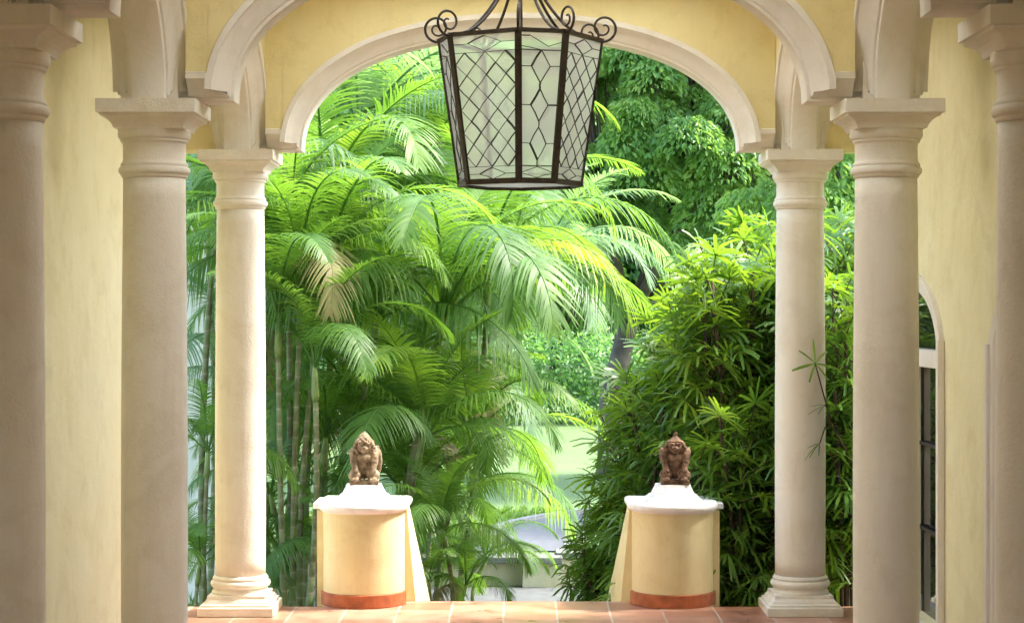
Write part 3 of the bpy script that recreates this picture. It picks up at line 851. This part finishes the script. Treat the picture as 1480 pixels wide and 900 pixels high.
# ------------------------------------------------------------------ palms
def frond_mesh(name, seed, L=1.9, th0=R(70), bend=R(130), npairs=44, ll=.44, lw_=.014, vee=.35, droop=.55, twist=0.0):
    """one pinnate leaf: arching midrib along +X, narrow leaflets in two ranks"""
    rnd = random.Random(seed); m = MB()
    n = 40; P0 = Vector((0,0,0)); pts = [P0.copy()]; tan = []
    for i in range(n):
        s_ = (i+.5)/n; th = th0 - bend*(s_**1.35)
        d = Vector((math.cos(th), math.sin(twist*s_*s_)*.35, math.sin(th))).normalized()
        tan.append(d); pts.append(pts[-1] + d*(L/n))
    tan.append(tan[-1])
    m.tube(pts[::2], [.013*(1 - .85*(i/(n//2))) + .001 for i in range(n//2+1)], 5, False)
    for k in range(npairs):
        s_ = .17 + .83*(k+.5)/npairs
        f = s_*n; i = min(n-1, int(f)); p = pts[i].lerp(pts[i+1], f-i); t = tan[i]
        side0 = Vector((-t.y, t.x, 0)); side0 = Vector((0,1,0)) if side0.length < 1e-3 else side0.normalized()
        side0 = Vector((0,1,0)); up = side0.cross(t)*-1
        if up.z < 0 and abs(t.z) < .99: up = -up
        up = t.cross(side0).normalized()*-1 if t.cross(side0).z < 0 else t.cross(side0).normalized()
        u_ = (s_-.17)/.83
        length = ll*(.45 + .55*math.sin(PI*min(1, u_*1.15+.12))**.8) if u_ < .8 else ll*(1-u_)*2.6 + ll*.12
        length *= rnd.uniform(.9, 1.08)
        fwd = .45 + .9*u_**2
        for e in (-1, 1):
            if rnd.random() < .02: continue
            d = (side0*e*rnd.uniform(.92,1.05) + t*fwd*rnd.uniform(.85,1.15) + up*(vee + rnd.uniform(-.10,.10))).normalized()
            g = droop*rnd.uniform(.75,1.3)
            wv = t*1.0 - d*t.dot(d); wv.normalize()
            prev = []
            q = []
            for j in range(5):
                v = j/4; wd = lw_*(.55 + .45*math.sin(PI*min(1, v*1.4+.18))) if v < .6 else lw_*(1-v)*2.2
                c = p + d*length*v + Vector((0,0,-g*length*v*v))
                if j == 4: q.append(c)
                else: q += [c + wv*wd, c - wv*wd]
            b = len(m.v); m.v.extend([tuple(x) for x in q])
            for j in range(3):
                m.f.append((b+2*j, b+2*j+1, b+2*j+3, b+2*j+2)); m.sm.append(True)
            m.f.append((b+6, b+7, b+8)); m.sm.append(True)
    me = bpy.data.meshes.new(name); me.from_pydata(m.v, [], m.f); me.polygons.foreach_set("use_smooth", m.sm); me.update()
    return me
def with_mat(me, mt):
    me = me.copy(); me.materials.clear(); me.materials.append(mt); return me
FR = []
for i, (th, bd, L, dr) in enumerate([(82,70,1.5,.35),(76,105,1.75,.45),(70,125,1.9,.5),(62,135,1.9,.55),(52,130,1.9,.6),(40,120,1.8,.7),(24,105,1.6,.8),(66,165,2.0,.6)]):
    me = frond_mesh("frond", i, L, R(th), R(bd), 56, .42, .0098, .35 if i < 4 else .15, dr, (-1)**i*.8)
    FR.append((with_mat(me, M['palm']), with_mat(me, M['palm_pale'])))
DRY = [with_mat(a, M['palm_dry']) for a, b in FR]
FANM = []      # broad leaflets spread like a fan, younger leaves
for i in range(2):
    me = frond_mesh("frond", 50+i, 1.25, R(60+10*i), R(75), 30, .50, .019, .1, .25)
    FANM.append((with_mat(me, M['palm']), with_mat(me, M['palm_pale'])))

TRS = .64
def palm(head, base_dx, base_dy, scale, nf, label, seed, pale=0, trunk_r=.042, group="feather palms in the garden", phis=None, gz=GZ, lo=0, hi=8, cat="palm tree"):
    rnd = random.Random(seed); trunk_r *= TRS
    base = Vector((head.x+base_dx, head.y+base_dy, gz))
    root = empty("palm_tree", base, label, cat, group)
    h = head - base
    m = MB(); pts = []; n = 14
    bow = Vector((rnd.uniform(-.10,.10), rnd.uniform(-.06,.06), 0))
    for i in range(n+1):
        s_ = i/n; pts.append(Vector((h.x*s_**1.4, h.y*s_**1.4, h.z*s_)) + bow*math.sin(PI*s_))
    rr = [trunk_r*(1.25 - .35*min(1, s_*3)) if (s_ := i/n) < .33 else trunk_r*(.9-.15*(i/n)) for i in range(n+1)]
    m.tube(pts, rr, 12); m.build("trunk", M['palm_trunk'], root)
    m = MB(); up = (pts[-1]-pts[-2]).normalized(); top = pts[-1]
    m.tube([top-up*.30*scale, top-up*.22*scale, top, top+up*.12*scale], [trunk_r*.9, trunk_r*1.15, trunk_r*.85, trunk_r*.35], 12)
    m.build("crownshaft", M['crownshaft'], root)
    for k in range(nf):
        f = k/(max(1, nf-1)); idx = int(lo + f*(hi-1-lo) + rnd.uniform(-.5,.5)); idx = max(lo, min(hi-1, idx))
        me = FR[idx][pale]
        if idx >= 5 and rnd.random() < .05: me = DRY[idx]
        phi = (phis[k % len(phis)] + rnd.uniform(-.15,.15)) if phis else k*2.39996 + seed + rnd.uniform(-.3,.3)
        o = link("frond", me, root, tuple(top + up*.05*scale))
        s_ = scale*rnd.uniform(.85,1.12)
        o.scale = (s_, s_*rnd.choice((1,-1)), s_); o.rotation_euler = (rnd.uniform(-.12,.12), rnd.uniform(-.12,.12), phi)
    return root

# head px, head py, distance, base dx, dy, scale, fronds, label
palms = [
 (418, 395, 13.2,  .02, .05, .85, 11, 0, .040, "palm with a pale grey ringed stem just right of the far left column"),
 (322, 235, 13.4, -.12, .00, .95, 10, 1, .042, "palm with a brown ringed trunk seen between the two left columns"),
 (470, 330, 14.2, -.16, .05, .95, 12, 0, .040, "palm with a dark leaning stem, second from the far left column"),
 (545, 470, 13.6, -.15, .05, .85, 12, 0, .040, "palm with dense green fronds above the left statue"),
 (640, 470, 13.4, -.30, .00, 1.0, 13, 0, .045, "palm whose bright yellow green frond arches over to the right, below the lantern"),
 (705, 390, 14.6, -.25, .10, .9, 13, 0, .042, "palm with spiky upright fronds directly below the lantern"),
 (520, 215, 15.2, -.20, .10, 1.05, 13, 1, .045, "tall pale palm high in the left shoulder of the arch"),
 (620, 270, 15.8, -.10, .10, 1.05, 13, 0, .045, "tall palm immediately left of the lantern"),
 (735, 425, 16.6, -.60, .10, .95, 13, 1, .045, "palm behind the lantern with fronds hanging to its right"),
 (590, 110, 17.2,  .05, .10, 1.1, 13, 1, .045, "tallest pale palm, its crown under the top of the arch"),
 (772, 425, 17.4, -.90, .05, .92, 12, 1, .045, "grey green palm whose long fronds droop in front of the broad leaved tree"),
 (470, 640, 13.3, -.04, .05, .60, 8, 0, .034, "short palm filling the gap between the far left column and the left statue"),
 (392, 720, 13.2,  .05, .05, .42,  7, 0, .030, "small young palm close behind the base of the far left column"),
 (610, 640, 13.1, -.10, .05, .75, 12, 0, .036, "low palm right of the left statue"),
 (680, 640, 14.0, -.25, .05, .66, 12, 0, .036, "low palm with fine drooping fronds beside the opening to the lawn"),
 (640, 770, 12.9,  .00, .05, .45,  10, 0, .028, "small palm right beside the left pedestal's sloping cheek"),
 (700, 815, 14.6,  .00, .05, .42, 11, 0, .028, "small bright palm in front of the low wall"),
 (300, 660, 12.6, -.05, .05, .45,  8, 0, .028, "small palm low between the two left columns"),
 (480, 500, 14.8,  .05, .05, .9, 12, 1, .038, "palm deep in the clump, behind the left statue's neighbours"),
 (570, 360, 16.4,  .05, .05, .95, 12, 1, .038, "far palm glimpsed in the middle of the clump"),
 (300, 330, 15.0,  .00, .05, .8, 10, 1, .038, "grey green palm high between the two left columns"),
 (520, 640, 14.4,  .00, .05, .80, 13, 0, .036, "low bushy palm behind the left statue"),
 (430, 650, 14.8,  .00, .05, .60, 10, 0, .034, "low bushy palm left of the left pedestal"),
 (590, 740, 14.0,  .00, .05, .70, 13, 0, .034, "low bushy palm just right of the left pedestal"),
 (660, 720, 15.2, -.05, .05, .80, 13, 0, .034, "low bushy palm behind the small palm by the low wall"),
 (480, 800, 12.9,  .00, .05, .45, 10, 0, .028, "ground hugging palm behind the left pedestal"),
 (640, 560, 15.8, -.15, .05, .95, 13, 1, .036, "pale palm at the right edge of the clump above the lawn"),
 (440, 280, 15.6,  .00, .05, .95, 13, 0, .038, "palm crown close to the left springing of the arch"),
 (640, 200, 17.8, -.10, .05, .85, 13, 1, .040, "pale palm crown hidden partly by the lantern"),
 (620, 845, 12.75, .00, .03, .34, 10, 0, .022, "tiny palm tuft touching the left pedestal's sloping cheek"),
 (672, 850, 13.2,  .00, .03, .36, 10, 0, .022, "tiny palm tuft in front of the low wall's left end"),
 (420, 830, 13.0,  .00, .03, .42, 10, 0, .024, "tiny palm tuft at the feet of the slender stems"),
 (288, 820, 12.6,  .00, .03, .40,  9, 0, .024, "tiny palm tuft at the bottom of the gap between the two left columns"),
 (385, 780, 13.6,  .00, .03, .50, 10, 0, .024, "small palm tuft behind the base of the far left column"),
 (360, 560, 14.6,  .00, .05, .75, 12, 1, .034, "palm behind the far left column, fronds on both sides of it"),
]
for i, (px, py, Y, dx, dy, sc, nf, pale, tr, lab) in enumerate(palms):
    r_ = palm(W(px, py, Y), dx, dy, sc, nf, lab, 11+i*7, pale, tr)
    if i == 4:                                             # the bright yellow green frond arching over towards the lawn
        hd = W(px, py, Y) - r_.location
        for me_, ph, sc_, tilt in ((with_mat(FR[7][0], M['palm_bright']), -.25, 1.0, .05), (with_mat(FR[3][0], M['palm_bright']), .45, .95, -.1)):
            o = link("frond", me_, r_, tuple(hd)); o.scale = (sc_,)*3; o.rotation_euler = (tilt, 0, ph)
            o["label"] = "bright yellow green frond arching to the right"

# slender stems of the clump close to the porch, their crowns lost among the others
for i, (px, py, Y, dx, sc) in enumerate([(402, 470, 12.5, .05, .7), (436, 420, 12.7, -.06, .75), (455, 540, 12.45, -.10, .6), (392, 380, 12.9, .05, .8), (470, 400, 12.9, -.16, .8)]):
    palm(W(px, py, Y), dx, .03, sc, 7, ["slender green stemmed palm nearest the far left column's inner edge", "slender palm with a pale ringed stem midway between the far left column and left pedestal",
         "slender palm with its stem just left of the left pedestal", "slender palm half hidden by the inner edge of the far left column", "slender palm whose stem passes behind the left edge of the left pedestal"][i], 301+i*5, 0, .036, lo=0, hi=5)

# ------------------------------------------------------------------ lady palms
def fan_add(m, rnd, base, direction, size, nseg=9, spread=R(210), hang=.5):
    """hand shaped leaf: blunt segments radiating from the end of a thin stalk"""
    d = direction.normalized(); z = Vector((0,0,1))
    s_ = d.cross(z); s_ = Vector((1,0,0)) if s_.length < .05 else s_.normalized()
    nrm = s_.cross(d).normalized()
    roll = rnd.uniform(-.5,.5); s2 = s_*math.cos(roll) + nrm*math.sin(roll); nrm = nrm*math.cos(roll) - s_*math.sin(roll)
    for k in range(nseg):
        a = (k/(nseg-1) - .5)*spread + rnd.uniform(-.08,.08)
        sd_ = (d*math.cos(a) + s2*math.sin(a) + nrm*.12*rnd.uniform(-1,2)).normalized()
        L = size*(1 - .28*abs(a)/(spread/2))*rnd.uniform(.85,1.1); w = size*.042*rnd.uniform(.8,1.15)
        wv = nrm.cross(sd_).normalized(); q = []
        g = hang*rnd.uniform(.5,1.3)
        rows = 4
        for j in range(rows):
            v = j/(rows-1); c = base + sd_*L*v + Vector((0,0,-g*L*v*v))
            wd = w*(.30, .95, 1.0, .62)[j]
            q += [c + wv*wd, c - wv*wd]
        b = len(m.v); m.v.extend([tuple(x) for x in q])
        for j in range(rows-1): m.f.append((b+2*j, b+2*j+1, b+2*j+3, b+2*j+2)); m.sm.append(True)

def lady_palm(name_loc, canes, label, seed, size=.21, step=.045, bare=.25, gz=GZ, lean=.18):
    rnd = random.Random(seed); root = empty("lady_palm", name_loc, label, "shrub", "lady palms beside the steps")
    L0 = Vector(name_loc); mc, mf = MB(), MB()
    for (x, y, top) in canes:
        b = Vector((x, y, gz)) - L0; h = top - gz
        ln = Vector((rnd.uniform(-lean,lean), rnd.uniform(-lean,lean*.4), 0))
        pts = [b + Vector((0,0,h*s_/6)) + ln*(s_/6)**2 for s_ in range(7)]
        mc.tube(pts, .011, 6)
        z = h*bare; k = rnd.randint(0, 9)
        while z < h + .02:
            s_ = z/h; p = b + Vector((0,0,z)) + ln*s_*s_
            phi = k*2.4 + rnd.uniform(-.4,.4); el = R(15 + 55*max(0, s_-.5)*1.6) + rnd.uniform(-.25,.25)
            d = Vector((math.cos(phi)*math.cos(el), math.sin(phi)*math.cos(el), math.sin(el)))
            pl = rnd.uniform(.08,.26); e = p + d*pl
            mc.tube([p, p.lerp(e,.5)+Vector((0,0,.01)), e], .0035, 4, False)
            fan_add(mf, rnd, e, (d + Vector((0,0,-.15))).normalized(), size*rnd.uniform(.75,1.2), rnd.randint(9,13), R(rnd.uniform(160,240)), rnd.uniform(.25,.75))
            z += step*rnd.uniform(.6,1.4); k += 1
    mc.build("canes", M['cane'], root); mf.build("foliage", M['rhapis'], root)
    return root
rn = random.Random(5)
def canes_px(pts, yr, per, jit=.12):
    """pts: (px, top py) outline; canes are set in the ground across the depth range yr"""
    out = []
    for (pa, ta), (pb, tb) in zip(pts[:-1], pts[1:]):
        for k in range(per):
            t = rn.random(); Y = rn.uniform(*yr); px = pa+(pb-pa)*t; py = ta+(tb-ta)*t
            p = W(px, py, Y); out.append((p.x, Y, p.z - rn.uniform(0.10, .10+jit*3)))
    return out
lady_palm((1.75, 12.3, GZ), canes_px([(1015,440),(1060,370),(1110,330),(1170,320),(1240,300)], (11.5, 12.9), 13), "largest lady palm, a tall mass of hand shaped leaves behind the far right column", 1, .24)
lady_palm((1.15, 12.9, GZ), canes_px([(900,540),(950,480),(1010,440),(1050,410)], (11.95, 13.4), 10), "lady palm rising behind the right statue", 2, .235)
lady_palm((.62, 13.2, GZ), canes_px([(890,700),(920,650),(955,640)], (12.75, 13.6), 10), "low yellow green lady palm beside the opening to the lawn", 3, .20, bare=.1)
lady_palm((.75, 13.0, GZ), canes_px([(852,800),(885,760),(915,770)], (12.8, 13.3), 8), "lowest lady palm clump, spilling over beside the steps left of the right pedestal", 6, .17, bare=.15)
lady_palm((1.35, 11.6, GZ), canes_px([(1040,640),(1090,560),(1110,600)], (11.25, 11.7), 7), "lady palm squeezed between the right pedestal and the far right column", 7, .20, bare=.35)
lady_palm((2.15, 11.5, GZ), canes_px([(1195,420),(1225,400),(1260,420)], (11.15, 11.5), 8, .25), "dark lady palm in the gap between the two right columns", 8, .21, bare=.45)
# the sprig that reaches across the far right column
sp_ = empty("lady_palm_sprig", (1.80, 10.36, 0), "thin lady palm sprig reaching across the front of the far right column", "sprig")
mc, mf = MB(), MB(); O = Vector((1.80, 10.36, 0)); r9 = random.Random(12)
root_p = Vector((1.84, 11.3, -.2)) - O
tips = [W(1178, 525, 10.36) - O, W(1192, 585, 10.42) - O, W(1185, 640, 10.44) - O]
j0 = W(1200, 605, 10.6) - O
mc.tube([W(1245, 700, 11.2) - O, W(1222, 650, 10.95) - O, j0 + Vector((.01,.05,-.03)), j0, tips[0].lerp(j0,.35), tips[0]], [.008,.008,.006,.005,.004,.004], 6)
for tp in tips[1:]: mc.tube([j0 + Vector((0,.02,-.05)), (j0+tp)/2 + Vector((0,0,.02)), tp], .0035, 5)
fan_add(mf, r9, tips[0], Vector((-.25,-.25,.9)), .17, 7, R(300), .12)
fan_add(mf, r9, tips[1], Vector((-.8,-.2,-.3)), .11, 3, R(60), .2)
fan_add(mf, r9, tips[2], Vector((-.7,-.2,-.5)), .11, 4, R(100), .4)
mc.build("stem", M['cane'], sp_); mf.build("leaves", M['rhapis'], sp_)

# ------------------------------------------------------------------ broad-leaved trees
def leaf_cloud(m, rnd, centre, rad, n, ls, droop=.7, top_bias=.25, umbrella=False):
    for _ in range(n):
        u = Vector((rnd.gauss(0,1), rnd.gauss(0,1), rnd.gauss(0,1)+top_bias)).normalized()
        rr = rnd.uniform(.55,1.05)
        if umbrella:
            if u.z < -.25: u.z = -u.z
            rr = rnd.uniform(.80,1.06)
        c = centre + Vector((u.x*rad[0]*rr, u.y*rad[1]*rr, u.z*rad[2]*rr))
        d = Vector((u.x*.6+rnd.uniform(-.5,.5), u.y*.6+rnd.uniform(-.5,.5), -droop+rnd.uniform(-.5,.4)+u.z*.3)).normalized()
        s_ = d.cross(Vector((rnd.uniform(-1,1), rnd.uniform(-1,1), rnd.uniform(-.3,1)))); 
        if s_.length < .05: continue
        s_.normalize(); nn = s_.cross(d)
        L = ls*rnd.uniform(.7,1.25); w = L*.24
        b = len(m.v)
        m.v.extend([tuple(c), tuple(c+d*L*.45+s_*w+nn*w*.4), tuple(c+d*L), tuple(c+d*L*.45-s_*w+nn*w*.4)])
        m.f.append((b,b+1,b+2)); m.sm.append(False); m.f.append((b,b+2,b+3)); m.sm.append(False)

def tree(name, base, height_first, crown_c, crown_r, nclump, nleaf, ls, label, seed, mt, cr=(.30,.52), trunk_r=.16, group="broad leaved trees beyond the palms", droop=.7, squash=.85, lower=-.75):
    rnd = random.Random(seed); root = empty(name, base, label, "tree", group)
    B = Vector(base); cc = Vector(crown_c) - B
    mt_, ml = MB(), MB()
    fork = Vector((cc.x*.25, cc.y*.25, height_first))
    mt_.tube([(0,0,-.05),(0,0,.12),(.02,.01,height_first*.5),fork], [trunk_r*1.5,trunk_r*1.1,trunk_r,trunk_r*.85], 12)
    clumps = []
    tries = 0
    while len(clumps) < nclump and tries < 5000:
        tries += 1
        u = Vector((rnd.gauss(0,1), rnd.gauss(0,1), rnd.gauss(0,1))).normalized()
        if u.z < lower: continue
        rr = rnd.uniform(.55,1.0) * (1 + .18*mnoise.noise(u*2.3 + Vector((seed,0,0))))
        c = cc + Vector((u.x*crown_r[0]*rr, u.y*crown_r[1]*rr, u.z*crown_r[2]*rr))
        clumps.append(c)
    limbs = [fork + (cc-fork)*.55 + Vector((crown_r[0]*.4*math.cos(k*1.3), crown_r[1]*.4*math.sin(k*1.3), crown_r[2]*.15*math.sin(k*2.1))) for k in range(6)]
    for l in limbs:
        mt_.tube([fork, fork.lerp(l,.5)+Vector((0,0,.1)), l], [trunk_r*.6,trunk_r*.42,trunk_r*.28], 8)
    for c in clumps:
        l = min(limbs, key=lambda q: (q-c).length)
        mt_.tube([l, l.lerp(c,.5)+Vector((0,0,.08)), c], [trunk_r*.20,trunk_r*.12,trunk_r*.05], 5, False)
        r_ = rnd.uniform(*cr)
        leaf_cloud(ml, rnd, c, (r_, r_, r_*squash), nleaf, ls, droop, .25, name == 'broadleaf_tree')
    mt_.build("trunk", M['bark'], root); ml.build("crown", mt, root)
    return root
tree("broadleaf_tree", (1.15, 25.0, LZ), 2.0, (2.1, 24.2, 3.8), (2.5,2.0,2.8), 190, 1000, .088,
     "big tree with drooping clumps of glossy leaves right of the lantern, dark trunk below", 3, M['ficus'], (.26,.50), .15, squash=.95)
tree("broadleaf_tree", (3.9, 21.0, LZ), 1.8, (3.35, 20.0, 2.9), (1.1,1.1,1.7), 55, 520, .095,
     "leafy tree crown glimpsed between the two right columns", 8, M['ficus'], (.24,.42), .11)
far = [(-9,44,5.4,4.2),(-4.2,47,6.4,4.4),(-1.2,43,5.3,3.3),(.9,50,6.6,4.2),(3.6,46,5.5,3.8),(7,48,6,4.4),(-6.5,38,4.4,3.4),(-3.0,34,4.8,3.0),(1.9,60,8.5,5.5),(-2.5,60,9,5.5)]
farlab = ["pale distant tree far left behind the palms", "round distant tree behind the left palms", "pale green distant tree behind the middle of the palm clump",
 "distant tree above the far end of the lawn", "distant tree behind the dark trunk", "distant tree hidden mostly by the right columns", "smaller pale tree beyond the left palms",
 "light green tree filling the upper left of the arch behind the palms", "tallest far tree behind the broad leaved tree", "tall hazy tree far behind the lantern"]
for i, ((x, y, h, r_), lab) in enumerate(zip(far, farlab)):
    tree("distant_tree", (x, y, LZ+max(0,y-30)*.012), 1.2, (x, y, h*.55+.4), (r_*.62, r_*.6, h*.55), 70, 300, .26, lab, 30+i, M['far_leaf'], (.6,1.0), .16, "distant trees beyond the lawn", .5, .8, -.95)

# hedge along the far end of the lawn
rnd = random.Random(77); m = MB()
for k in range(120):
    x = -9 + 16*(k%60)/59; leaf_cloud(m, rnd, Vector((x, 36+rnd.uniform(-.4,.4), (.0 if k < 60 else .62)+rnd.uniform(-.12,.14))), (.5,.5,.58), 240, .13, .3)
o = m.build("hedge", M['far_leaf']); tag(o, "leafy hedge across the far end of the bright lawn", "hedge")

# ------------------------------------------------------------------ low wall and garden wall
def low_wall(x0, x1, y, zt, label):
    root = empty("low_wall", ((x0+x1)/2, y, GZ), label, "wall", "stepped low retaining wall")
    h = (x1-x0)/2
    m = MB(); m.box(-h, h, 0, .22, 0, zt-GZ-.04); 
    m.box(-h, -h+.20, -.03, .0-.002, 0, zt-GZ-.04)
    m.build("wall_face", M['low_wall'], root)
    m = MB(); m.box(-h-.03, h+.005, -.06, .26, zt-GZ-.038, zt-GZ+.02); soften(m.build("coping", M['coping'], root), .008)
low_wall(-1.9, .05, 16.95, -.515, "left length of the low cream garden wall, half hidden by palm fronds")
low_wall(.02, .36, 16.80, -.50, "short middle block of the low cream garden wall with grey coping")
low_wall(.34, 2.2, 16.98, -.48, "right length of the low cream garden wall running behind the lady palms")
root = empty("garden_wall", (-4.5, 15.9, GZ), "tall pale plaster garden wall seen between the left columns", "wall")
m = MB(); m.box(-3, 2.35, 0, .2, 0, 3.4); m.build("wall_face", M['garden_wall'], root)
m = MB(); m.box(-3.04, 2.40, -.04, .24, 3.4, 3.46); m.build("coping", M['white'], root)

# ------------------------------------------------------------------ ground cover
rnd = random.Random(9); m = MB()
def tuft(x, y, z, h, nb=7):
    for _ in range(nb):
        a = rnd.uniform(0, 2*PI); hh = h*rnd.uniform(.6,1.2); o_ = Vector((math.cos(a), math.sin(a), 0)); sx = Vector((-o_.y, o_.x, 0))*.006
        b0 = Vector((x,y,z)) + o_*rnd.uniform(0,.03); b = len(m.v)
        m.v.extend([tuple(b0-sx), tuple(b0+sx), tuple(b0+o_*hh*.25+Vector((0,0,hh*.7))+sx*.8), tuple(b0+o_*hh*.25+Vector((0,0,hh*.7))-sx*.8), tuple(b0+o_*hh*.6+Vector((0,0,hh)))])
        m.f.extend([(b,b+1,b+2,b+3),(b+3,b+2,b+4)]); m.sm.extend([True,True])
for _ in range(2600):
    x, y = rnd.uniform(-2.2, 2.4), rnd.uniform(17.2, 21)
    p = min(((path_curve(t/20) - Vector((x,y))).length for t in range(21)))
    if p < .75: continue
    tuft(x, y, LZ, .06)
for _ in range(700):
    x, y = rnd.uniform(-1.2, .35), rnd.uniform(17.15, 17.5); 
    if x > -.45 and x < .6 : continue
    tuft(x, y, LZ, .12, 10)
for _ in range(2200):
    x, y = (rnd.uniform(-2.6,-.75) if rnd.random() < .5 else rnd.uniform(.75, 2.7)), rnd.uniform(11.3, 15)
    tuft(x, y, GZ, .22, 8)
tag(m.build("grass", M['grass_leaf']), "green grass tufts along the path and under the palms", "grass", kind="stuff")
